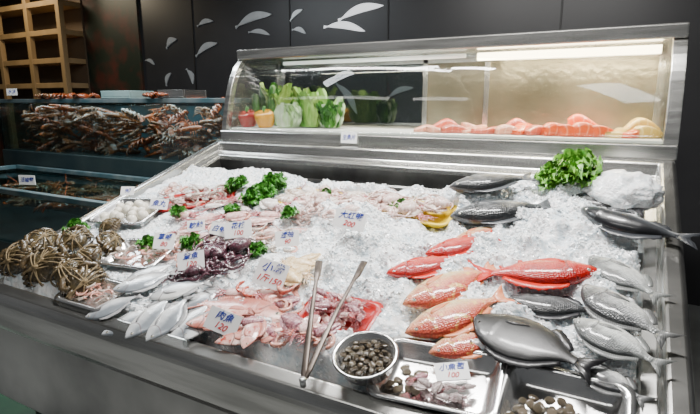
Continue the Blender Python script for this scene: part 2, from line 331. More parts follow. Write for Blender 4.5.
def leafsheet(b,base,dirv,L,W,curl,mi=0,n=7,m=5,ruf=.12,seed=0):
    dirv=Vector(dirv).normalized(); side=dirv.cross(Vector((0,0,1)));
    if side.length<.1: side=Vector((1,0,0))
    side.normalize(); nr=side.cross(dirv); vs=[];fs=[]
    for i in range(n+1):
        t=i/n; w=W*math.sin(math.pi*(.12+.80*t))**.8
        for j in range(m+1):
            s=j/m*2-1
            p=Vector(base)+dirv*(L*t)+side*(w*s*.5)+nr*(curl*L*t*t)+nr*(ruf*W*math.sin(seed+t*11+s*7)*abs(s)*(.3+t))
            vs.append(p)
    for i in range(n):
        for j in range(m): a=i*(m+1)+j; fs.append((a,a+1,a+m+2,a+m+1))
    b.add(vs,fs,mi)
def napa(u,y,h,r,nm,lab,mats,tilt=0,nl=26,sp_=.10,ruf=.16):
    b=B(); b.ell((0,0,h*.42),(r*.8,r*.8,h*.42),16,10)
    for k in range(nl):
        a=k*2.4; q=r*.65
        leafsheet(b,(q*math.cos(a),q*math.sin(a),.005),(math.cos(a)*sp_*(1+(k%3)*.6),math.sin(a)*sp_*(1+(k%3)*.6),1),h*(.65+.35*random.random()),r*1.4,-.06,1 if k%3 else 0,ruf=ruf,seed=k,n=10,m=7)
    p=onY(u,120,y); return obj(nm,b.mesh(nm,mats),label=lab,cat="vegetable",mw=Matrix.Translation((p.x,y,SZ))@Matrix.Rotation(tilt,4,'Y'))
napa(311,2.50,.23,.085,"napa_cabbage","pale green napa cabbage standing on the display shelf",[LGREEN,LGREEN],sp_=.05,ruf=.08)
napa(331,2.48,.17,.055,"bok_choy","green bok choy on the display shelf",[WSTEM,GREEN])
napa(288,2.40,.14,.062,"bok_choy","white-stalked wrapped greens standing on the display shelf",[WSTEM,WSTEM],sp_=.04,ruf=.08)
napa(280,2.60,.27,.055,"leek_bunch","green leafy bunch standing on the display shelf",[GREEN,LGREEN])
for u,y,h,t in ((262,2.6,.24,.05),(270,2.54,.25,.12),(257,2.56,.20,-.08)):
    p=onY(u,110,y); b=B(); b.tube([(0,0,.0),(0,0,.012),(.002,0,h*.3),(.004,0,h*.6),(.002,0,h-.012),(0,0,h)],[.008,.024,.029,.029,.022,.006],14)
    obj("cucumber",b.mesh("cucumber",CUC),label="dark green cucumber standing on the display shelf",cat="vegetable",group="cucumbers in the display case",mw=Matrix.Translation((p.x,y,SZ))@Matrix.Rotation(t,4,'Y'))
def stripemat(name,c1,c2,sc_=9,dist=5):
    c1,c2=gm(c1,1.5),gm(c2,1.5)
    m,nt,b=newmat(name); N=nt.nodes; L=nt.links; tc=N.new('ShaderNodeTexCoord'); w=N.new('ShaderNodeTexWave'); w.inputs['Scale'].default_value=sc_; w.inputs['Distortion'].default_value=dist; w.inputs['Detail'].default_value=2
    L.new(tc.outputs['Object'],w.inputs[0]); r=N.new('ShaderNodeValToRGB'); r.color_ramp.elements[0].position=.80; r.color_ramp.elements[1].position=1; r.color_ramp.elements[0].color=c4(c1); r.color_ramp.elements[1].color=c4([a*.6+b_*.4 for a,b_ in zip(c1,c2)])
    L.new(w.outputs[0],r.inputs[0]); L.new(r.outputs[0],b.inputs['Base Color']); b.inputs['Roughness'].default_value=.3; b.inputs['Coat Weight'].default_value=.4; return m
SAL=stripemat("salmon_flesh",(.86,.22,.06),(.95,.6,.45)); TUN=stripemat("tuna_flesh",(.68,.22,.15),(.8,.4,.35)); PALE=stripemat("pale_flesh",(.80,.45,.34),(.88,.7,.6)); YEL=stripemat("yellow_flesh",(.78,.58,.22),(.9,.8,.5))
FL={"tuna_flesh":"deep pink fish fillet on the display shelf","salmon_flesh":"orange salmon fillet on the display shelf","pale_flesh":"pale pink fish fillet on the display shelf","yellow_flesh":"yellowish roe-filled fillet on the display shelf"}
def fillet(u,y,L,W,H,m,yaw=0):
    b=B(); rings=[]; sd=random.random()*9
    for i in range(15):
        t=i/14; w=W*.5*(math.sin(math.pi*(.1+.82*t))**.35); h=H*(math.sin(math.pi*(.12+.76*t))**.35)*(.75+.25*math.sin(sd+t*4))
        rings.append([Vector(((t-.5)*L+.004*math.sin(a*3),w*math.copysign(abs(math.cos(a))**.6,math.cos(a))+.012*math.sin(sd+t*5),max(0,h*(.4+.6*math.copysign(abs(math.sin(a))**.6,math.sin(a)))))) for a in [2*math.pi*k/18 for k in range(18)]])
    b.loft(rings); p=onY(u,130,y)
    obj("fish_fillet",b.mesh("fish_fillet",m),label=FL[m.name],cat="fish fillet",group="fillets in the display case",mw=Matrix.Translation((p.x,y,SZ+.001))@Matrix.Rotation(yaw,4,'Z'))
for u,y,m,L,H,yw in ((426,2.42,PALE,.12,.035,.4),(440,2.40,PALE,.13,.04,.8),(455,2.38,TUN,.13,.045,.5),(470,2.42,PALE,.12,.04,.9),(486,2.40,TUN,.13,.045,.2),(444,2.52,TUN,.13,.065,.3),(474,2.52,PALE,.12,.065,.6),
                      (508,2.40,PALE,.12,.045,.5),(522,2.42,SAL,.12,.055,1.0),(537,2.40,TUN,.12,.045,.7),(518,2.52,TUN,.12,.07,.3),(557,2.40,SAL,.12,.06,.7),(572,2.40,SAL,.12,.065,.9),(588,2.40,SAL,.13,.065,.6),(602,2.42,SAL,.12,.06,1.1),(585,2.54,SAL,.15,.10,.2),
                      (618,2.40,YEL,.10,.05,.8),(632,2.40,SAL,.10,.05,.4),(648,2.42,YEL,.10,.055,.9),(640,2.52,YEL,.13,.08,.3)):
    fillet(u,y,L,.075,H,m,yw)
# ---------------------------------------------------------------- ice
def icebed():
    nx,ns=330,220; xa,xb=X0+.06,X1-.06; a0,a1=.055,S1-.13; vs=[];fs=[]
    for j in range(ns+1):
        for i in range(nx+1):
            x=xa+(xb-xa)*i/nx; s=a0+(a1-a0)*j/ns
            n=ice_n(x,s); n+=.006*(noise.noise(Vector((x*60,s*60,2)))+.6*noise.noise(Vector((x*130,s*130,2))))
            vs.append(T(x,s,n))
    for j in range(ns):
        for i in range(nx):
            a=j*(nx+1)+i; s=a0+(a1-a0)*j/ns; x=xa+(xb-xa)*i/nx
            if s>.9 and ice_raw(x,s)<-.09: continue
            fs.append((a,a+1,a+nx+2,a+nx+1))
    obj("ice_bed",B().add(vs,fs).mesh("ice_bed",ICE,True),label="thick bed of crushed white ice filling the counter",cat="ice",kind="stuff")
    b=B()
    cube=[(-1,-1,-1),(1,-1,-1),(1,1,-1),(-1,1,-1),(-1,-1,1),(1,-1,1),(1,1,1),(-1,1,1)]; cf=[(0,3,2,1),(4,5,6,7),(0,1,5,4),(1,2,6,5),(2,3,7,6),(3,0,4,7)]
    cnt=0
    while cnt<15000:
        x=random.uniform(X0+.1,X1-.09); s=random.uniform(.07,1.33)
        n=ice_raw(x,s)
        if n<-.04 or ice_n(x,s)<n-.002: continue
        dens=.3+.7*max(0,min(1,(x+1.5)/.5))
        if noise.noise(Vector((x*9,s*9,7)))<-.05: dens*=.25
        if random.random()>dens: continue
        r=random.choice((.0018,.0022,.0026,.003,.0036,.005)); Rr=Matrix.Rotation(random.uniform(0,6.3),3,'Z')@Matrix.Rotation(random.uniform(0,6.3),3,'X')
        c=T(x,s,n+r*.4)
        b.add([c+Rr@Vector((a*r*random.uniform(.5,1.1),bb*r*random.uniform(.5,1.1),d*r*random.uniform(.4,1.0))) for a,bb,d in cube],cf); cnt+=1
    obj("ice_chips",b.mesh("ice_chips",ICEC,False),label="loose chips of crushed ice over the ice bed",cat="ice",kind="stuff")
icebed()
# ---------------------------------------------------------------- fish templates
PR=[(.5,.004,-.004,.004),(.47,.04,-.03,.028),(.42,.085,-.06,.048),(.35,.135,-.09,.064),(.262,.172,-.125,.080),(.25,.173,-.127,.075),(.15,.19,-.145,.078),(.02,.185,-.15,.075),(-.12,.145,-.125,.06),(-.25,.075,-.07,.038),(-.33,.04,-.038,.02),(-.39,.042,-.042,.009)]
def fish_tpl(nm,hs,ws,body,fin,fork=.06,dors=.07,tail=1,bend=.0,eye=.022,eyecol=None,pect=1):
    pr=np.array(PR[::-1]); xs=np.linspace(-.39,.5,46)
    fac=1+(hs-1)*np.clip((xs+.36)/.2,0,1) if hs>1 else hs
    top=np.interp(xs,pr[:,0],pr[:,1])*fac; bot=np.interp(xs,pr[:,0],pr[:,2])*fac; hw=np.interp(xs,pr[:,0],pr[:,3])*ws
    for _ in range(2):
        top[1:-1]=(top[:-2]+2*top[1:-1]+top[2:])/4; bot[1:-1]=(bot[:-2]+2*bot[1:-1]+bot[2:])/4
    by=lambda x: bend*(x*x-.08)
    b=B(); rings=[]
    for x,t,o,w in zip(xs,top,bot,hw):
        c=(t+o)/2; hh=(t-o)/2; Rg=[]
        for k in range(24):
            a=2*math.pi*k/24; Rg.append(Vector((x,c+hh*math.cos(a)+by(x),w*math.sin(a))))
        rings.append(Rg)
    b.loft(rings); parts=[(nm,b.mesh(nm,body))]
    ft=lambda x: float(np.interp(x,xs,top)); fb=lambda x: float(np.interp(x,xs,bot)); fw=lambda x: float(np.interp(x,xs,hw))
    def strip(x0,x1,f,sgn,h,n=18,jag=.25):
        q=B(); rr=[]
        for i in range(n+1):
            t=i/n; x=x0+(x1-x0)*t; hh=h*(math.sin(math.pi*(.15+.75*t))**.6)*(1-jag*(i%2)); y=f(x)+by(x)
            rr.append([Vector((x,y-sgn*.012,.004)),Vector((x-.02-.2*hh,y+sgn*hh,.001+.006*math.sin(i))),Vector((x-.02-.2*hh,y+sgn*hh,-.001+.006*math.sin(i))),Vector((x,y-sgn*.012,-.004))])
        q.loft(rr); return q
    hk=min(hs,1.2)
    parts.append(("dorsal_fin",strip(.24,-.28,ft,1,dors*hk).mesh("dorsal_fin",fin)))
    parts.append(("anal_fin",strip(-.08,-.29,fb,-1,dors*.9*hk,10,.1).mesh("anal_fin",fin)))
    q=B(); rr=[]; n=14
    for i in range(n+1):
        s=i/n*2-1; xt=-.5-fork*abs(s)**1.3*1.2+.02; yt=s*.15*tail*(.8+.3*abs(s)); y0=s*.034*min(hs,1)
        rr.append([Vector((-.37,y0+by(-.37),.006)),Vector(((-.37+xt)/2,(y0+yt)*.46+by(-.43),.004+.004*math.sin(i*2))),Vector((xt,yt+by(-.5),.001+.008*math.sin(i*1.3))),Vector((xt,yt+by(-.5),-.001+.008*math.sin(i*1.3))),Vector(((-.37+xt)/2,(y0+yt)*.46+by(-.43),-.004)),Vector((-.37,y0+by(-.37),-.006))])
    q.loft(rr); parts.append(("tail_fin",q.mesh("tail_fin",fin)))
    for sg in (1,-1):
        # pectoral fin: pointed fan lying back along the flank
        q=B(); rr=[]
        for i in range(8):
            t=i/7; x=.225-.22*t*pect; w=(.010+.030*math.sin(math.pi*min(1,t*1.15+.05))*(1-t*.5))*pect if i<7 else .002; yy=-.03*hs-.07*t*pect+by(.2)
            z=fw(x)*math.sqrt(max(.2,1-((yy-(ft(x)+fb(x))/2)/((ft(x)-fb(x))/2))**2))
            rr.append([Vector((x,yy+w,sg*(z+.003+.004*t))),Vector((x,yy-w,sg*(z+.003+.002*t))),Vector((x,yy-w,sg*(z-.001))),Vector((x,yy+w,sg*(z-.001)))])
        q.loft(rr); parts.append(("pectoral_fin",q.mesh("pectoral_fin",fin)))
        ye=.045*hs+by(.40); q=B(); q.ell((.40,ye,sg*fw(.40)*.76),(eye,eye,.012),14,8); q.ell((.40,ye,sg*(fw(.40)*.76+.007)),(eye*.6,eye*.6,.008),12,8,1)
        parts.append(("eye",q.mesh("eye",[eyecol or EYEG,BLACK])))
    q=B(); q.tube([(.495,-.004+by(.5),0),(.47,-.012*hs+by(.47),fw(.47)*.9),(.435,-.022*hs+by(.44),fw(.435)*.96)],[.004,.004,.002],6)
    q.tube([(.495,-.004+by(.5),0),(.47,-.012*hs+by(.47),-fw(.47)*.9),(.435,-.022*hs+by(.44),-fw(.435)*.96)],[.004,.004,.002],6)
    parts.append(("mouth",q.mesh("mouth",BLACK)))
    return parts,.075*ws
F_BREAM=fish_tpl("silver_bream",1.3,1.0,fishmat("bream_skin",(.18,.19,.19),(.54,.56,.55),(.94,.95,.92),.18,46,rough=.28,metal=.2,sc_amt=.4),finmat("bream_fin",(.14,.15,.15),(.36,.37,.36)),bend=.06)
F_BREAM2=fish_tpl("silver_bream",1.25,.95,fishmat("bream_skin_dark",(.11,.115,.12),(.42,.43,.43),(.90,.91,.88),.18,44,rough=.28,metal=.2,sc_amt=.45),finmat("bream_fin_dark",(.10,.11,.11),(.28,.28,.28)),bend=-.05)
F_DARK=fish_tpl("dark_rockfish",1.1,1,fishmat("rockfish_skin",(.05,.053,.058),(.12,.125,.13),(.32,.33,.33),.2,50),finmat("rockfish_fin",(.05,.05,.055),(.12,.12,.13)),bend=.05)
F_POM=fish_tpl("black_pomfret",1.45,.6,fishmat("black_pomfret_skin",(.022,.024,.027),(.035,.037,.04),(.06,.062,.065),.3,90,rough=.34,metal=0,sc_amt=.12,coat=.25,line=(.003,.003,.003),gill=.6),finmat("black_fin",(.025,.025,.028),(.055,.055,.06)),dors=.06,fork=.06,eye=.014,eyecol=EYED,bend=.05,pect=.8)
F_SPOM=fish_tpl("silver_pomfret",1.35,.75,fishmat("silver_pomfret_skin",(.40,.43,.46),(.80,.82,.83),(.97,.97,.95),.2,60,rough=.22,metal=.25,sc_amt=.12,mott=.35,line=(.20,.15,.15)),finmat("pomfret_fin",(.55,.55,.55),(.25,.25,.26)),dors=.08,fork=.07,eye=.026)
F_RED=fish_tpl("red_snapper",1.0,1.05,fishmat("snapper_skin",(.56,.015,.006),(.74,.045,.012),(.88,.30,.15),.2,52,metal=.0,line=(.15,.003,.003),sc_amt=.5,mott=1.2),finmat("snapper_fin",(.5,.01,.005),(.82,.09,.04)),dors=.09,bend=.05)
F_PINK=fish_tpl("pink_sea_bream",1.1,1.0,fishmat("pink_bream_skin",(.66,.16,.10),(.84,.42,.26),(.95,.84,.56),.13,44,metal=.05,spot=(.86,.64,.26),line=(.35,.08,.04),sc_amt=.45,mott=.9),finmat("pink_fin",(.7,.2,.1),(.85,.48,.28)),bend=.05)
F_GREY=fish_tpl("grey_mullet",1.0,1.35,fishmat("mullet_skin",(.07,.075,.08),(.20,.21,.22),(.72,.74,.74),.13,46,metal=.15,sc_amt=.5,mott=1.1),finmat("mullet_fin",(.08,.09,.1),(.22,.23,.24)),bend=-.04)
F_LONG=fish_tpl("bonito",.85,1.3,fishmat("bonito_skin",(.04,.042,.048),(.14,.15,.16),(.90,.91,.90),.10,80,metal=.15,sc_amt=.1,mott=.4),finmat("bonito_fin",(.05,.05,.06),(.12,.13,.14)),dors=.11,fork=.10,tail=1.05,bend=-.25)
F_FLAT=fish_tpl("pale_flounder",1.0,.45,fishmat("flounder_skin",(.60,.28,.23),(.78,.50,.44),(.90,.76,.70),.2,60,rough=.22,metal=.0,spot=(.50,.13,.10),sc_amt=.15,mott=1.0),finmat("flounder_fin",(.5,.18,.14),(.76,.46,.40)),dors=.1,fork=.04)
def put_fish(tp,h,t,label,up=1,lift=0,group=None,pitch=0,cat="fish",bury=.38,mn=-1):
    parts,w=tp; off=.022+lift
    x1,s1=P(h[0],h[1],off); x2,s2=P(t[0],t[1],off)
    L=math.hypot(x1-x2,s1-s2); yaw=math.atan2(s1-s2,x1-x2); xm,sm_=(x1+x2)/2,(s1+s2)/2
    n=(ice_n(xm,sm_)+max(ice_n(xm,sm_),ice_n(x1*.7+x2*.3,s1*.7+s2*.3),ice_n(x1*.3+x2*.7,s1*.3+s2*.7)))/2
    n=max(n,mn)+w*L*bury+lift
    return spawn(parts,fr(xm,sm_,n,yaw,L,roll=0 if up>0 else math.pi,pitch=pitch),label,cat,group)
GB="silver breams on ice"
put_fish(F_BREAM,(590,254),(662,296),"silver grey scaly bream lying on crushed ice",1,0.006,GB)
put_fish(F_BREAM2,(582,287),(668,342),"silver grey bream with dark back lying on crushed ice",1,.014,GB)
put_fish(F_BREAM,(574,320),(664,368),"silver grey scaly bream lying on crushed ice",1,.010,GB)
put_fish(F_BREAM2,(576,350),(648,396),"silver grey bream near the steel rim",1,.006,GB)
put_fish(F_DARK,(506,291),(602,304),"dark slate grey fish lying on crushed ice",1,.006)
put_fish(F_POM,(474,316),(594,370),"broad black pomfret lying on crushed ice",1,.010,bury=.6)
put_fish(F_RED,(599,271),(478,274),"bright red snapper lying on crushed ice",-1,.004,mn=.0)
put_fish(F_RED,(386,273),(466,257),"bright red snapper, head half buried in ice",1,0.004,bury=.2)
put_fish(F_RED,(425,254),(494,236),"red snapper among crushed ice",1,0.004,bury=.05)
put_fish(F_PINK,(450,240),(512,222),"pinkish red snapper among crushed ice",1,-.002,bury=.05)
GP="pink sea breams on ice"
put_fish(F_PINK,(402,304),(496,266),"pink and golden sea bream on ice",1,0.002,GP,bury=.2)
put_fish(F_PINK,(404,330),(506,296),"pink and golden sea bream on ice",1,.010,GP,pitch=.04)
put_fish(F_PINK,(428,348),(514,322),"pink sea bream beside the steel tray",1,.004,GP)
put_fish(F_GREY,(450,197),(532,187),"thick dark grey mullet lying on ice",1,.016,mn=-.01)
put_fish(F_GREY,(450,218),(552,206),"silver grey mullet half buried in ice",1,.006)
put_fish(F_DARK,(570,198),(644,214),"dark fish lying near the ice bag",1,.0)
put_fish(F_LONG,(578,208),(692,238),"long blackish bonito with pale belly and forked tail over the rim",1,.022)
GS="silver pomfrets on ice"
for h,t,u in (((80,308),(140,290),1),((96,324),(158,296),1),((120,328),(172,288),1),((112,290),(174,266),1),((142,334),(190,294),1),((146,292),(210,280),-1),((164,332),(212,294),1),((122,278),(176,260),-1),((184,338),(222,302),-1),((172,304),(228,282),1)):
    put_fish(F_SPOM,h,t,"silver white pomfret lying on the ice",u,random.uniform(.004,.020),GS,pitch=random.uniform(-.15,.15),bury=.7,mn=-.02)
GF="reddish pink flat fish on ice"
for h,t,u,l in (((284,318),(194,298),1,.000),((214,342),(292,326),-1,.002),((222,296),(298,286),1,.001),((244,352),(260,312),1,.005),((186,326),(258,312),1,.003),((262,302),(304,334),1,.002)):
    put_fish(F_FLAT,h,t,"thin reddish pink fish half buried in ice",u,l,GF,bury=.5,mn=-.012)
# ---------------------------------------------------------------- templates
def skin(name,c1,c2,sc_=14,g=1.5): return pm(name,gm(c1,g),gm(c2,g),sc_,.2,0,.3,50,coat=.7)
def squid_tpl(nm,m,m2,wd=1.0,flat=.6):
    b=B(); pts=[];rad=[]
    for i in range(14):
        t=i/13; pts.append((.5-.52*t,0,0)); rad.append(.12*wd*(math.sin(math.pi*.5*min(1,t*1.25+.03))**.8)*(1 if t<.9 else .93))
    b.tube(pts,rad,16,flat=flat); parts=[(nm,b.mesh(nm,m))]
    for sg in (1,-1):
        f=B(); leafsheet(f,(.48,sg*.01,.0),(-.75,sg*.30,0),.38,.16*wd,.0,ruf=.1,seed=sg)
        parts.append(("fin",f.mesh("fin",m)))
    h=B(); h.ell((-.07,0,0),(.065,.065*wd,.05),14,9); parts.append(("head",h.mesh("head",m2)))
    for sg in (1,-1):
        q=B(); q.ell((-.065,sg*.05*wd,.025),(.02,.015,.016),10,7); parts.append(("eye",q.mesh("eye",BLACK)))
    a=B()
    for k in range(8):
        y0=(k-3.5)*.014; L=.22+.10*random.random(); ph=random.random()*6; pts=[(-.10-L*i/9,y0*(1+i*.35)+.016*math.sin(ph+i*.8),.008*math.cos(ph+i)) for i in range(10)]
        a.tube(pts,[.014*(1-i/11)+.002 for i in range(10)],6)
    parts.append(("tentacles",a.mesh("tentacles",m2))); return parts
PKS=skin("pink_squid_skin",(.74,.44,.42),(.90,.76,.72)); PKA=skin("pink_arm_skin",(.54,.20,.23),(.76,.45,.44))
CUT=squid_tpl("cuttlefish",skin("cuttle_skin",(.56,.43,.35),(.94,.89,.83)),PKA,1.25,.45)
SQP=squid_tpl("squid",PKS,PKA)
SQW=squid_tpl("squid",skin("white_squid_skin",(.80,.72,.66),(.95,.93,.91)),skin("mauve_arms",(.5,.33,.36),(.75,.6,.58)))
SQM=squid_tpl("squid",skin("mauve_squid_skin",(.36,.16,.21),(.70,.46,.47),22),PKA)
SQG=squid_tpl("squid",skin("grey_squid_skin",(.34,.28,.28),(.66,.58,.56),22),skin("grey_arms",(.4,.28,.29),(.62,.5,.5)))
CREAM=squid_tpl("cuttlefish",skin("cream_skin",(.76,.58,.34),(.92,.80,.58)),skin("cream_arm",(.72,.55,.38),(.85,.72,.55)),1.2,.6)
def shrimp_tpl(nm,m):
    b=B(); pts=[];rad=[]
    for i in range(26):
        t=i/25; a=-.3+2.7*t; pts.append((.36*math.cos(a),.36*math.sin(a),0)); w=.105*(1-.62*t)*(.45+.55*min(1,t*6)); rad.append(w*(1-.13*(i%4==0)))
    b.tube(pts,rad,10); parts=[(nm,b.mesh(nm,m))]
    f=B(); e=Vector(pts[-1]); 
    for k in (-1,0,1): leafsheet(f,e,(-.75,-.6+.35*k,.2*k),.18,.09,.0,n=4,m=2)
    parts.append(("tail_fan",f.mesh("tail_fan",m)))
    l=B()
    for i in range(5,18,2):
        p=Vector(pts[i]); l.tube([p*.85,p*.6+Vector((0,.02,-.02)),p*.42],[.012,.01,.004],5)
    for k in (-1,1): l.tube([(.35,-.12,.02*k),(.42,-.3,.05*k),(.3,-.5,.06*k),(.05,-.62,.02)],[.009,.007,.005,.003],5)
    parts.append(("legs",l.mesh("legs",m)))
    q=B(); q.ell((.37,-.10,.045),(.02,.02,.02),8,6); q.ell((.37,-.10,-.045),(.02,.02,.02),8,6); parts.append(("eyes",q.mesh("eyes",BLACK))); return parts
SHP=shrimp_tpl("shrimp",skin("pink_shrimp_shell",(.76,.38,.30),(.88,.64,.56))); SHG=shrimp_tpl("shrimp",skin("grey_shrimp_shell",(.54,.45,.39),(.84,.78,.72))); SHR=shrimp_tpl("shrimp",skin("red_shrimp_shell",(.58,.12,.08),(.78,.34,.26)))
def octo_tpl(nm,m):
    b=B(); b.ell((.18,0,.08),(.2,.15,.11),16,10,nz=.1); parts=[(nm,b.mesh(nm,m))]
    for k in range(8):
        a0=k*math.pi/4+.2; pts=[];r=[]
        for i in range(16):
            t=i/15; a=a0+1.9*t*t*(1 if k%2 else -1); d=.10+.42*t; pts.append((d*math.cos(a)-.05,d*math.sin(a)*.8,.03+.02*math.sin(i*.9+k))); r.append(.055*(1-t)+.008)
        q=B().tube(pts,r,8); parts.append(("arm",q.mesh("arm",m)))
    return parts
OCT=octo_tpl("octopus",skin("dark_octopus_skin",(.10,.05,.07),(.22,.11,.14)))
OCP=octo_tpl("octopus",skin("pale_octopus_skin",(.64,.44,.40),(.88,.78,.74)))
def clam_tpl(nm,c1,c2):
    m,nt,bs_=newmat(nm+"_shell"); N=nt.nodes; L=nt.links; tc=N.new('ShaderNodeTexCoord'); w=N.new('ShaderNodeTexWave'); w.wave_type='RINGS'; w.rings_direction='SPHERICAL'; w.inputs['Scale'].default_value=6; w.inputs['Distortion'].default_value=5
    mp=N.new('ShaderNodeMapping'); mp.inputs['Location'].default_value=(0,.45,0); L.new(tc.outputs['Object'],mp.inputs[0]); L.new(mp.outputs[0],w.inputs[0])
    r=N.new('ShaderNodeValToRGB'); r.color_ramp.elements[0].color=c4(c1); r.color_ramp.elements[1].color=c4(c2); L.new(w.outputs[0],r.inputs[0]); L.new(r.outputs[0],bs_.inputs['Base Color']); bs_.inputs['Roughness'].default_value=.28; bs_.inputs['Coat Weight'].default_value=.5
    bp=N.new('ShaderNodeBump'); bp.inputs['Strength'].default_value=.7; bp.inputs['Distance'].default_value=.02; L.new(w.outputs[0],bp.inputs['Height']); L.new(bp.outputs[0],bs_.inputs['Normal'])
    b=B()
    for sg in (1,-1):
        rings=[]
        for i in range(8):
            t=i/7; rr=math.cos(t*math.pi/2)**.7 if i<7 else .02; z=.19*math.sin(t*math.pi/2)
            rings.append([Vector((.5*rr*math.cos(a)*(1-.25*math.sin(a)),.40*rr*math.sin(a)+.14*t,sg*z)) for a in [2*math.pi*k/20 for k in range(20)]])
        b.loft(rings)
    return [(nm,b.mesh(nm,m))]
CLD=clam_tpl("clam",(.018,.014,.01),(.24,.18,.11)); CLL=clam_tpl("clam",(.10,.07,.04),(.44,.36,.25)); CLM=clam_tpl("clam",(.04,.03,.02),(.30,.24,.15))
def crab_tpl(nm,m,m2,cord,tied=True):
    b=B(); rings=[]; bx,by_,bz=(.42,.36,.25) if tied else (.36,.28,.17)
    for i in range(13):
        t=i/12; th=math.pi*t; rr=max(.03,math.sin(th)); z=bz*math.cos(th)*(1 if th<math.pi/2 else .8)
        rings.append([Vector((bx*rr*math.cos(a)*(1+.03*math.sin(9*a)),by_*rr*math.sin(a)*(1+.04*math.sin(11*a)),z)) for a in [2*math.pi*k/28 for k in range(28)]])
    b.loft(rings); parts=[(nm,b.mesh(nm,m))]
    for sg in (1,-1):
        c=B()
        if tied:
            c.tube([(sg*.40,.05,.04),(sg*.44,.22,.06),(sg*.30,.36,.05),(sg*.10,.42,.03)],[.06,.085,.09,.05],10); c.tube([(sg*.12,.44,.05),(sg*.02,.45,.06),(sg*-.03,.42,.03)],[.045,.03,.01],7)
        else:
            c.tube([(sg*.25,.16,0),(sg*.42,.26,.02),(sg*.38,.36,.03)],[.06,.075,.06],8); c.ell((sg*.24,.40,.04),(.18,.10,.09),12,8); c.tube([(sg*.14,.44,.06),(sg*.04,.46,.05),(sg*-.0,.41,.03)],[.06,.035,.008],7)
        parts.append(("claw",c.mesh("claw",m2)))
        for k in range(4):
            y=.12-.11*k
            l=B()
            if tied: l.tube([(sg*.30,y,.17),(sg*.43,y-.01,.09),(sg*.48,y-.03,-.04),(sg*.38,y-.05,-.15),(sg*.15,y-.05,-.20)],[.035,.05,.052,.045,.012],8)
            else: l.tube([(sg*.28,y,-.02),(sg*.52,y*1.5,.14),(sg*.70,y*2.0-.02,.05),(sg*.78,y*2.3-.05,-.12)],[.05,.055,.035,.008],7)
            parts.append(("leg",l.mesh("leg",m2)))
    if tied:
        q=B()
        for j,(a0,off) in enumerate(((.1,.0),(.3,.05),(-.1,-.05),(1.5,.02),(1.7,.07),(.9,.0))):
            q.tube([((.49*math.cos(t)*math.cos(a0)-off*math.sin(a0)+.012*math.sin(t*3+j)),(.44*math.cos(t)*math.sin(a0)+off*math.cos(a0)),.29*math.sin(t)+.008*math.sin(t*4+j)) for t in [2*math.pi*k/28 for k in range(29)]],.015,6)
        q.ell((0,0,.29),(.07,.05,.035),10,6)
        parts.append(("straw_cord",q.mesh("straw_cord",cord)))
    return parts
CRB=crab_tpl("tied_crab",skin("crab_shell",(.11,.095,.055),(.22,.175,.10)),skin("crab_leg_shell",(.12,.10,.06),(.24,.18,.105)),pm("straw",(.27,.20,.10),(.15,.105,.05),20,.7))
CRT=crab_tpl("live_crab",skin("tank_crab_shell",(.34,.10,.04),(.50,.19,.08)),skin("tank_crab_leg",(.34,.10,.04),(.52,.21,.09)),None,False)
CRT2=crab_tpl("live_crab",skin("brown_crab_shell",(.20,.11,.06),(.34,.20,.11)),skin("brown_crab_leg",(.22,.11,.06),(.38,.22,.12)),None,False)
def lob_tpl(nm,m,m2):
    b=B(); pts=[];rad=[]
    for i in range(30):
        t=i/29; x=.32-.78*t; w=.085*(math.sin(math.pi*(.12+.70*min(1,t*1.15)))**.6); 
        if t>.45: w*=(1-.18*((i%3)==0))*(1-.45*(t-.45))
        pts.append((x,0,.02*math.sin(t*3))); rad.append(w)
    b.tube(pts,rad,12,flat=.85); parts=[(nm,b.mesh(nm,m))]
    f=B()
    for k in range(-2,3): leafsheet(f,(-.45,.0,.0),(-1,k*.38,0),.18,.10,.0,n=5,m=3)
    parts.append(("tail_fan",f.mesh("tail_fan",m)))
    for sg in (1,-1):
        c=B(); c.tube([(.22,sg*.06,0),(.30,sg*.18,.02),(.42,sg*.18,.02)],[.03,.035,.04],8); c.tube([(.42,sg*.18,.02),(.50,sg*.18,.02),(.60,sg*.15,.02),(.68,sg*.11,.02)],[.045,.075,.055,.01],10,flat=.6); c.tube([(.50,sg*.12,.02),(.58,sg*.09,.02),(.66,sg*.09,.02)],[.03,.028,.006],8)
        parts.append(("claw",c.mesh("claw",m2)))
        for k in range(4):
            x=.18-.07*k; parts.append(("leg",B().tube([(x,sg*.05,-.01),(x+.02,sg*.17,.05),(x-.02,sg*.26,-.08)],[.018,.016,.005],6).mesh("leg",m2)))
        parts.append(("antenna",B().tube([(.32,sg*.02,.02),(.42,sg*.10,.14),(.35,sg*.32,.28)],[.009,.007,.003],5).mesh("antenna",m2)))
    return parts
LOB=lob_tpl("live_lobster",skin("lobster_shell",(.42,.12,.04),(.58,.23,.08)),skin("lobster_claw",(.44,.13,.045),(.60,.26,.10)))
LOB2=lob_tpl("live_lobster",skin("dark_lobster_shell",(.26,.12,.05),(.42,.20,.09)),skin("dark_lobster_claw",(.28,.13,.055),(.44,.22,.10)))
PARS=[]
PG=pm("parsley_green",(.01,.10,.004),(.07,.30,.02),25,.45,coat=.15)
LG=pm("lettuce_green",(.04,.20,.008),(.20,.44,.05),12,.4,coat=.2)
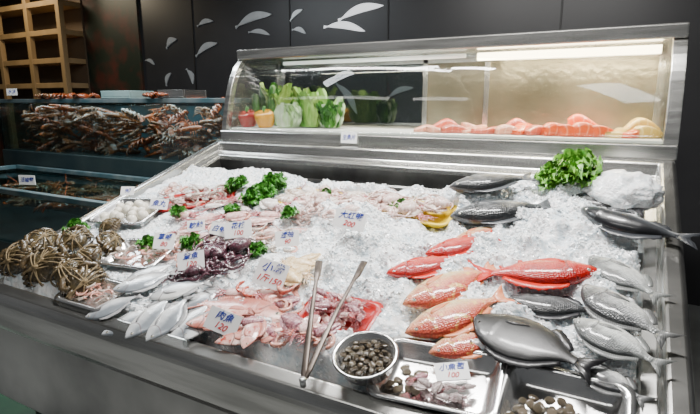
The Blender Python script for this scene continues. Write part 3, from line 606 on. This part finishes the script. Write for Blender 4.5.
def parsley(nm,m,n=70,L=.35):
    b=B()
    for k in range(n):
        a=random.uniform(0,6.28); el=random.uniform(.1,1.3); d=Vector((math.cos(a)*math.cos(el),math.sin(a)*math.cos(el),math.sin(el)*.8)); base=d*random.uniform(.05,.28)
        leafsheet(b,base,d+Vector((0,0,random.uniform(-.5,.3))),L*random.uniform(.5,.9),L*.85,random.uniform(-.5,.3),n=5,m=5,ruf=.28,seed=k)
    s=B()
    for k in range(5): a=k*1.3; s.tube([(.0,0,.05),(-.2*math.cos(a),-.2*math.sin(a),.03),(-.42*math.cos(a*.3),-.42*math.sin(a*.3),-.0)],.014,5)
    return [(nm,b.mesh(nm,m)),("stem",s.mesh("stem",m))]
for k in range(3): PARS.append(parsley("parsley_sprig",PG))
LET=parsley("lettuce",LG,90,.36)
def put(tp,u,v,size,yaw,label,cat,group=None,lift=0,roll=0,pitch=0):
    x,s=P(u,v,.02+lift); s=max(s,.10+.22*size); n=max(ice_n(x,s),-.02)
    return spawn(tp,fr(x,s,n+lift,yaw,size,roll,pitch),label,cat,group)
R=random.uniform
for u,v,sz in ((75,227,.11),(145,238,.085),(190,241,.09),(177,210,.08),(232,209,.08),(232,181,.10),(252,196,.11),(264,190,.13),(274,182,.13),(325,189,.09),(289,213,.075),(255,245,.085),(400,200,.085),(241,183,.08)):
    put(random.choice(PARS),u,v,sz,R(0,6),"curly green parsley garnish on the seafood","parsley","parsley sprigs over the display",lift=.024)
put(LET,574,186,.19,.4,"bright green leafy lettuce at the edge of the ice","lettuce",lift=.015)
put(LET,554,187,.14,2.4,"bright green leafy lettuce at the edge of the ice","lettuce",lift=.01)
for u,v,sz,yw,l in ((14,281,.15,.3,0),(46,286,.14,-.2,0),(78,277,.14,.9,0),(16,254,.14,.8,.010),(50,258,.14,-.5,.014),(85,254,.125,.3,.010),(109,238,.11,1.2,.006),(74,238,.12,.6,.02),(108,222,.09,.1,.0),(42,238,.12,.9,.014),(2,266,.13,.1,.0)):
    put(CRB,u,v,sz,yw+R(-1,1),"dark olive crab bound with straw cord","crab","straw-tied crabs on the counter",lift=.034+l,pitch=R(-.3,.3),roll=R(.1,.9))
def steel_tray(key,label,nm="steel_tray",m=STEELB):
    x,s,w,d,h,yaw,lv=TR[key]
    def rr(a,b,r,z,k=5):
        o=[]
        for cx,cy_,a0 in ((a-r,b-r,0),(-a+r,b-r,1),(-a+r,-b+r,2),(a-r,-b+r,3)):
            for i in range(k+1): t=(a0+i/k)*math.pi/2; o.append(Vector((cx+r*math.cos(t),cy_+r*math.sin(t),z)))
        return o
    a,b_=w/2,d/2; b=B(); e=min(h*.4,.012)
    b.loft([rr(a-e,b_-e,.02,0),rr(a-.002,b_-.002,.024,h-.004),rr(a+.012,b_+.012,.03,h-.003),rr(a+.013,b_+.013,.03,h),rr(a,b_,.026,h+.001),rr(a-.006,b_-.006,.024,h-.006),rr(a-.016,b_-.016,.02,.006),rr(a-.03,b_-.03,.015,.003)],cap=False)
    q=rr(a-.03,b_-.03,.015,.003); b.add(q,[tuple(range(len(q)))])
    M=fr(x,s,lv,yaw); obj(nm,b.mesh(nm,m,True),label=label,cat="tray",mw=M); return M,(a-.02,b_-.02)
def fill(M,ab,tp,cnt,size,label,cat,group,z=.012,layers=1,gap=.55):
    for l in range(layers):
        pts=[]; k=0
        while len(pts)<cnt//layers and k<1500:
            k+=1; x,y=R(-ab[0]+size*.35,ab[0]-size*.35),R(-ab[1]+size*.35,ab[1]-size*.35)
            if all((x-p[0])**2+(y-p[1])**2>(size*gap)**2 for p in pts): pts.append((x,y))
        for x,y in pts:
            t=random.choice(tp) if isinstance(tp[0],list) else tp
            spawn(t,M@Matrix.Translation((x,y,z+l*size*.3))@Matrix.Rotation(R(0,6.3),4,'Z')@Matrix.Rotation(R(-.35,.35),4,'X')@Matrix.Rotation(R(-.3,.3),4,'Y')@Matrix.Scale(size*R(.85,1.1),4),label,cat,group)
M1,ab=steel_tray(1,"rectangular stainless steel tray holding clams and small squid")
fill(M1@Matrix.Translation((-.07,-.015,0)),(.045,.05),[CLL,CLM],16,.025,"small ridged clam in the steel tray","clam","clams in the steel tray",.012,2)
fill(M1@Matrix.Translation((.0,-.035,0)),(.09,.04),[SQG,SQM,SQG],18,.062,"small grey wet squid in the steel tray","squid","small squid in the steel tray",.016,2,.3)
M2,ab2=steel_tray(2,"rectangular stainless steel tray holding clams near the rim")
fill(M2@Matrix.Translation((-.03,-.02,0)),(.072,.052),[CLL,CLM,CLD],39,.024,"small ridged clam in the steel tray","clam","clams in the second steel tray",.012,3)
M3,ab3=steel_tray(3,"steel tray holding white fish balls")
BALL=[("fish_ball",B().ell((0,0,0),(.5,.48,.42),16,10,nz=.08).mesh("fish_ball",pm("fish_ball_skin",(.68,.63,.52),(.86,.82,.72),5,.35,coat=.3)))]
fill(M3,ab3,BALL,26,.046,"round white fish ball in the steel tray","fish ball","white fish balls in the tray",.024,1,.85)
M4,ab4=steel_tray(4,"steel tray holding pale prawns")
fill(M4,ab4,[SHG,SHP],20,.06,"pale pink prawn in the steel tray","prawn","prawns in the steel tray",.016,2)
M5,ab5=steel_tray(5,"steel tray holding small pink prawns")
fill(M5,ab5,[SHP,SHG],24,.05,"small pink prawn in the steel tray","prawn","prawns in the small steel tray",.016,2)
REDP=pm("red_plastic",(.42,.006,.004),rough=.35,coat=.3); YELP=pm("yellow_plastic",(.80,.58,.01),(.70,.48,.008),6,.4)
M6,ab6=steel_tray(6,"shallow red plastic tray of squid pieces on ice","plastic_tray",REDP)
fill(M6,(ab6[0]+.02,ab6[1]+.02),[SQM,SQP,SQM],26,.085,"mauve squid on the red tray","squid","squid on the red tray",.020,2,.3)
M7,ab7=steel_tray(7,"shallow red plastic tray of small prawns","plastic_tray",REDP)
fill(M7,ab7,[SHG,SQW],34,.075,"translucent pale prawn on the red tray","prawn","prawns on the red tray",.020,2,.4)
M8,ab8=steel_tray(8,"long yellow plastic tray behind the ice holding cuttlefish","plastic_tray",YELP)
for xx in (-.28,-.19,-.10,-.01,.08,.17,.26):
    for yy in (-.035,.012,.045):
        spawn(random.choice((CUT,CUT,SQW,OCP)),M8@Matrix.Translation((xx+R(-.02,.02),yy,.028+R(0,.014)))@Matrix.Rotation(R(-.6,.6)+(math.pi if random.random()<.4 else 0),4,'Z')@Matrix.Rotation(R(-.3,.3),4,'X')@Matrix.Scale(.17*R(.85,1.1),4),"whitish cuttlefish with pink tentacles","cuttlefish","cuttlefish in the yellow tray")
def scat(tp,lst,size,label,cat,group,lift=.012):
    for q in lst:
        u,v=q[0],q[1]; put(random.choice(tp) if isinstance(tp[0],list) else tp,u,v,size*R(.85,1.15),q[2] if len(q)>2 else R(0,6.3),label,cat,group,lift=lift+R(0,.008),roll=R(-.25,.25))
scat([SQP,SQW,SQP],[(206,202,.4),(222,198,.9),(238,196,.2),(215,190,2.9),(228,215,.3),(196,218,.6),(246,206,2.6),(178,228,.2),(212,226,.4),(188,212,3.4),(262,212,.1),(275,206,2.8),(250,222,.4),(232,226,3.3),(200,232,.2),(176,200,2.4),(294,200,.3),(282,224,.5),(186,190,.3),(202,184,2.9),(222,182,.5)],.17,"soft pink squid lying on the ice","squid","pink squid on ice")
scat(CREAM,[(290,258,.2),(302,266,2.7),(284,268,-.4),(300,254,.9),(296,270,1.6),(288,262,2.2)],.15,"cream coloured small cuttlefish","cuttlefish","cream cuttlefish on ice",.022)
scat(OCT,[(208,256,.3),(192,266,1.5),(222,260,2.7),(205,270,4),(214,250,5),(232,254,1)],.18,"dark purple octopus with curled arms","octopus","dark octopus on ice",.008)
scat(OCP,[(344,218,.3),(318,212,1.5),(170,186,2),(262,232,.4),(302,214,3)],.15,"pale pink octopus with curled arms","octopus","pale octopus on ice",.004)
scat([SQM,SQP],[(292,350,.4),(296,338,2.8),(316,338,.3),(286,356,1.2),(308,352,.8),(226,286,.3),(252,288,3),(276,296,.6),(300,328,2.6),(234,332,.4),(262,340,2.7)],.13,"mauve pink squid lying on the ice","squid","mauve squid on ice",.014)
scat([SHP,SHG],[(R(160,225),R(182,200)) for _ in range(18)]+[(R(150,190),R(225,245)) for _ in range(14)]+[(R(200,290),R(215,245)) for _ in range(26)]+[(R(165,200),R(245,262)) for _ in range(8)],.07,"pale pink prawn on the ice","prawn","loose prawns on ice",.014)
scat([SHR,SHP],[(R(225,300),R(278,300)) for _ in range(10)]+[(R(275,325),R(325,362)) for _ in range(8)],.065,"reddish prawn on the ice","prawn","red prawns on ice",.016)
def lathe(prof,n=32):
    return [[Vector((r*math.cos(2*math.pi*k/n),r*math.sin(2*math.pi*k/n),z)) for k in range(n)] for r,z in prof]
x,s=P(366,359,.045); MB=fr(x,s,ice_n(x,s)-.012,0)
obj("steel_bowl",B().loft(lathe([(.045,0),(.060,.012),(.070,.045),(.076,.047),(.077,.049),(.072,.051),(.068,.048),(.058,.016),(.04,.006),(.001,.005)]),cap=True).mesh("steel_bowl",STEELB),label="round stainless steel bowl full of small clams",cat="bowl",mw=MB)
for l in range(3):
    for k in range(34):
        a=k*2.4+l; d=(.060-.003*l)*math.sqrt((k+.5)/34); spawn(random.choice((CLD,CLD,CLM)),MB@Matrix.Translation((d*math.cos(a),d*math.sin(a),.020+.011*l))@Matrix.Rotation(R(0,6),4,'Z')@Matrix.Rotation(R(-.7,.7),4,'X')@Matrix.Scale(R(.015,.021),4),"small dark speckled clam in the steel bowl","clam","clams in the steel bowl")
def tongs():
    a=Vector(T(*P(303,382,.05),.05)); b1=Vector(T(*P(319,262,.10),.10)); b2=Vector(T(*P(364,262,.07),.07))
    e=empty("serving_tongs",a,"long dark steel serving tongs resting open on the ice","tongs"); M=Matrix.Translation(-a)
    TM=pm("tongs_steel",(.06,.045,.035),(.14,.115,.10),10,.36,.6)
    for b_ in (b1,b2):
        d=b_-a; mid=a+d*.5+Vector((0,0,.012)); pts=[a,a+d*.08,a+d*.25+Vector((0,0,.008)),mid,a+d*.78+Vector((0,0,.006)),a+d*.86,b_]
        obj("arm",B().tube(pts,[.006,.008,.008,.006,.0055,.010,.011],10,flat=.45,upv=NRM).mesh("arm",TM),e,mw=M)
    obj("pivot",B().tube([a-NRM*.010,a+NRM*.010],.008,12).mesh("pivot",STEELB),e,mw=M)
tongs()
b=B(); b.ell((0,0,0),(.5,.40,.30),60,40,nz=.14,ns=2.4)
put([("ice_bag",b.mesh("ice_bag",pm("bag_plastic",(.84,.89,.92),(.98,.98,.99),9,.25,0,.6,22,coat=.4,sss=.3)))],622,190,.23,.2,"lumpy white plastic bag of ice beside the fish","ice bag",lift=.035)
# ---------------------------------------------------------------- price tags
def text(body,size,maxw,mat,parent,x,z,y=-.0024,sh=.18,rot=0):
    cu=bpy.data.curves.new("txt",'FONT'); cu.body=body; cu.size=size; cu.align_x='CENTER'; cu.align_y='CENTER'; cu.extrude=.0002; cu.offset=size*.016; cu.shear=sh
    to=bpy.data.objects.new("tmp",cu); col.objects.link(to)
    bpy.context.view_layer.update(); dg=bpy.context.evaluated_depsgraph_get()
    me=bpy.data.meshes.new_from_object(to.evaluated_get(dg)); bpy.data.objects.remove(to)
    xs=[v.co.x for v in me.vertices]; wd=max(xs)-min(xs) if xs else 1; k=min(1,maxw/wd)
    for v in me.vertices:   # slight handwritten waviness
        v.co.y+=size*.05*math.sin(v.co.x/size*4.1+size*900)+rot*v.co.x; v.co.x+=size*.04*math.sin(v.co.y/size*5.3)
    me.materials.clear(); me.materials.append(mat)
    return obj("lettering",me,parent,mw=Matrix.Translation((x,y,z))@Matrix.Rotation(math.pi/2,4,'X')@Matrix.Diagonal((k,max(k,.8),1,1)))
def tag(loc,w,h,yaw,lean,t1,t2,roll=0,label=None):
    b=B().box((-w/2,-.0018,0),(w/2,.0018,h))
    M=Matrix.Translation(loc)@Matrix.Rotation(yaw,4,'Z')@Matrix.Rotation(-lean,4,'X')@Matrix.Rotation(roll,4,'Y')
    o=obj("price_tag",b.mesh("price_tag",WHITE,False),label=label or "white price card with blue and red handwriting",cat="price tag",group="price tags in the seafood",mw=M)
    if t2:
        text(t1,h*.42,w*.80,BLUEI,o,0,h*.72,rot=.04); text(t2,h*.40,w*.78,REDI,o,0,h*.28,rot=-.03)
    else: text(t1,h*.66,w*.82,BLUEI,o,0,h*.5,rot=.03)
for u,v,w,h,yaw,t1,t2,roll in ((266,287,.095,.080,.4,"小卷","1斤150",.28),(240,243,.095,.058,.45,"花枝","100",-.14),(288,249,.080,.052,.4,"透抽","90",-.10),(350,243,.105,.062,.3,"大紅蝦","200",.15),(193,274,.085,.058,.5,"章魚","120",-.14),
        (201,350,.092,.060,.4,"肉魚","120",.32),(163,249,.072,.058,.6,"草蝦","80",.08),(196,231,.065,.042,.5,"軟絲",None,-.1),(158,209,.075,.045,.5,"魚丸",None,.1),(127,195,.06,.04,.5,"90",None,0),(219,242,.06,.045,.5,"白蝦",None,.25)):
    x,s=P(u,v,.03); s=max(s,.075); tag(T(x,s,max(ice_n(x,s),.0)+.030),w,h,yaw,math.radians(28),t1,t2,roll)
tg=M1@Vector((.035,.0,.030)); tag(tg,.075,.045,.25,math.radians(62),"小魚苞","100",-.22,"white price card with blue and red handwriting in the steel tray")
p=onY(349,126,2.235); tag(Vector((p.x,2.232,1.20)),.09,.055,0,.1,"生魚片",None,0,"small white card with blue writing on the display case")
p=onY(27,180,1.82); tag(Vector((p.x,1.82,p.z-.03)),.12,.06,.3,.0,"活龍蝦",None,0,"small white card on the low tank")
p=onY(13,92,2.70); tag(Vector((p.x,2.69,p.z-.03)),.11,.06,.3,0,"水族",None,0,"small white card on the tank rim")
# ---------------------------------------------------------------- tank animals
AN=[(LOB,.30,"reddish brown live lobster piled in the glass tank","lobster"),(LOB2,.30,"dark brown live lobster piled in the glass tank","lobster"),(CRT,.19,"reddish brown live crab piled in the glass tank","crab"),(CRT2,.19,"dark brown live crab piled in the glass tank","crab")]
for x in np.arange(-5.1,-2.45,.145):
    for z in (1.00,1.07,1.14,1.21,1.28,1.33):
        if R(0,1)<.06+(z>1.3)*.4: continue
        t,sz,lb,ct=random.choice(AN)
        spawn(t,Matrix.Translation((x+R(-.05,.05),2.87+R(0,.14),z+R(-.02,.02)))@Matrix.Rotation(R(0,6),4,'Z')@Matrix.Rotation(R(.2,1.3),4,'X')@Matrix.Rotation(R(-.6,.6),4,'Y')@Matrix.Scale(sz*R(.8,1.2)*.88,4),lb,ct,"live crustaceans in the glass tank")
for x in np.arange(-4.4,-2.45,.17):
    for y in (2.0,2.17,2.34,2.48):
        if R(0,1)<.08: continue
        t,sz,lb,ct=random.choice(AN)
        spawn(t,Matrix.Translation((x+R(-.05,.05),y+R(-.04,.04),.73+R(-.03,.02)))@Matrix.Rotation(R(0,6),4,'Z')@Matrix.Rotation(R(-.3,.5),4,'X')@Matrix.Scale(sz*R(.8,1.2)*.85,4),lb.replace("piled in the glass tank","under the water of the low tank"),ct,"live crustaceans in the low tank")
M=Matrix.Translation(-etank.location)
obj("water",B().box((LT[0]+.02,LT[2]+.02,.775),(LT[1]-.02,LT[3]-.035,.778)).mesh("water",WAT,False),etank,mw=M)
for u,w,m,nm in ((130,.34,pm("foam_teal",(.18,.30,.30),(.26,.37,.36),5,.5),"foam_box"),(185,.26,STEEL,"steel_basin")):
    p=onY(u,92,2.85); b=B().box((-w/2,-.12,0),(w/2,.12,.012)).box((-w/2,-.12,.012),(w/2,-.105,.06)).box((-w/2,.105,.012),(w/2,.12,.06)).box((-w/2,-.105,.012),(-w/2+.015,.105,.06)).box((w/2-.015,-.105,.012),(w/2,.105,.06))
    obj(nm,b.mesh(nm,m,False),label="shallow open box resting on the tank rim",cat="box",mw=Matrix.Translation((p.x,2.825,1.431)),bevel=.004)
for x in (-4.6,-4.45,-4.3,-4.05,-3.2,-3.05):
    spawn(random.choice((CRT,CRT2)),Matrix.Translation((x,2.75,1.45))@Matrix.Rotation(x*9,4,'Z')@Matrix.Scale(.15,4),"dark red crab resting on the tank rim","crab","crabs on the tank rim")
# ---------------------------------------------------------------- lights
def area(nm,loc,sx,sy_,pw,colr=(1,1,1),rot=(0,0,0)):
    l=bpy.data.lights.new(nm,'AREA'); l.shape='RECTANGLE'; l.size=sx; l.size_y=sy_; l.energy=pw; l.color=colr
    o=bpy.data.objects.new(nm,l); col.objects.link(o); o.location=loc; o.rotation_euler=rot
area("overhead_light",(-.35,1.65,2.9),.8,.12,94,(1,.98,.95),(math.radians(-5),0,0))
area("overhead_light",(-1.4,1.75,2.9),.8,.12,70,(1,.98,.95))
area("overhead_light",(-.9,-.3,3.1),2.0,.2,20,(1,.98,.95),(math.radians(8),0,0))  # unseen fill added in front to brighten the counter's steel face
area("case_lamp",((CX0+CX1)/2,2.52,CZT-.075),2.0,.04,8,(1,.90,.70))
area("case_lamp",((tx0+CX1)/2,2.56,CZT-.08),.8,.04,8,(1,.83,.52))
area("tank_light",(-3.8,2.85,1.385),2.6,.25,17,(.85,.96,1))
area("tank_light",(-3.5,2.2,2.7),1.5,.3,55,(.88,.95,1))  # fill added out of view, high above the low tank, to brighten it
area("shelf_lamp",(-6.2,3.2,2.9),.6,.3,20,(1,.85,.6),(math.radians(30),0,0))
w=bpy.data.worlds.new("world"); sc.world=w; w.use_nodes=True; w.node_tree.nodes["Background"].inputs[0].default_value=(.85,.88,.91,1); w.node_tree.nodes["Background"].inputs[1].default_value=.13
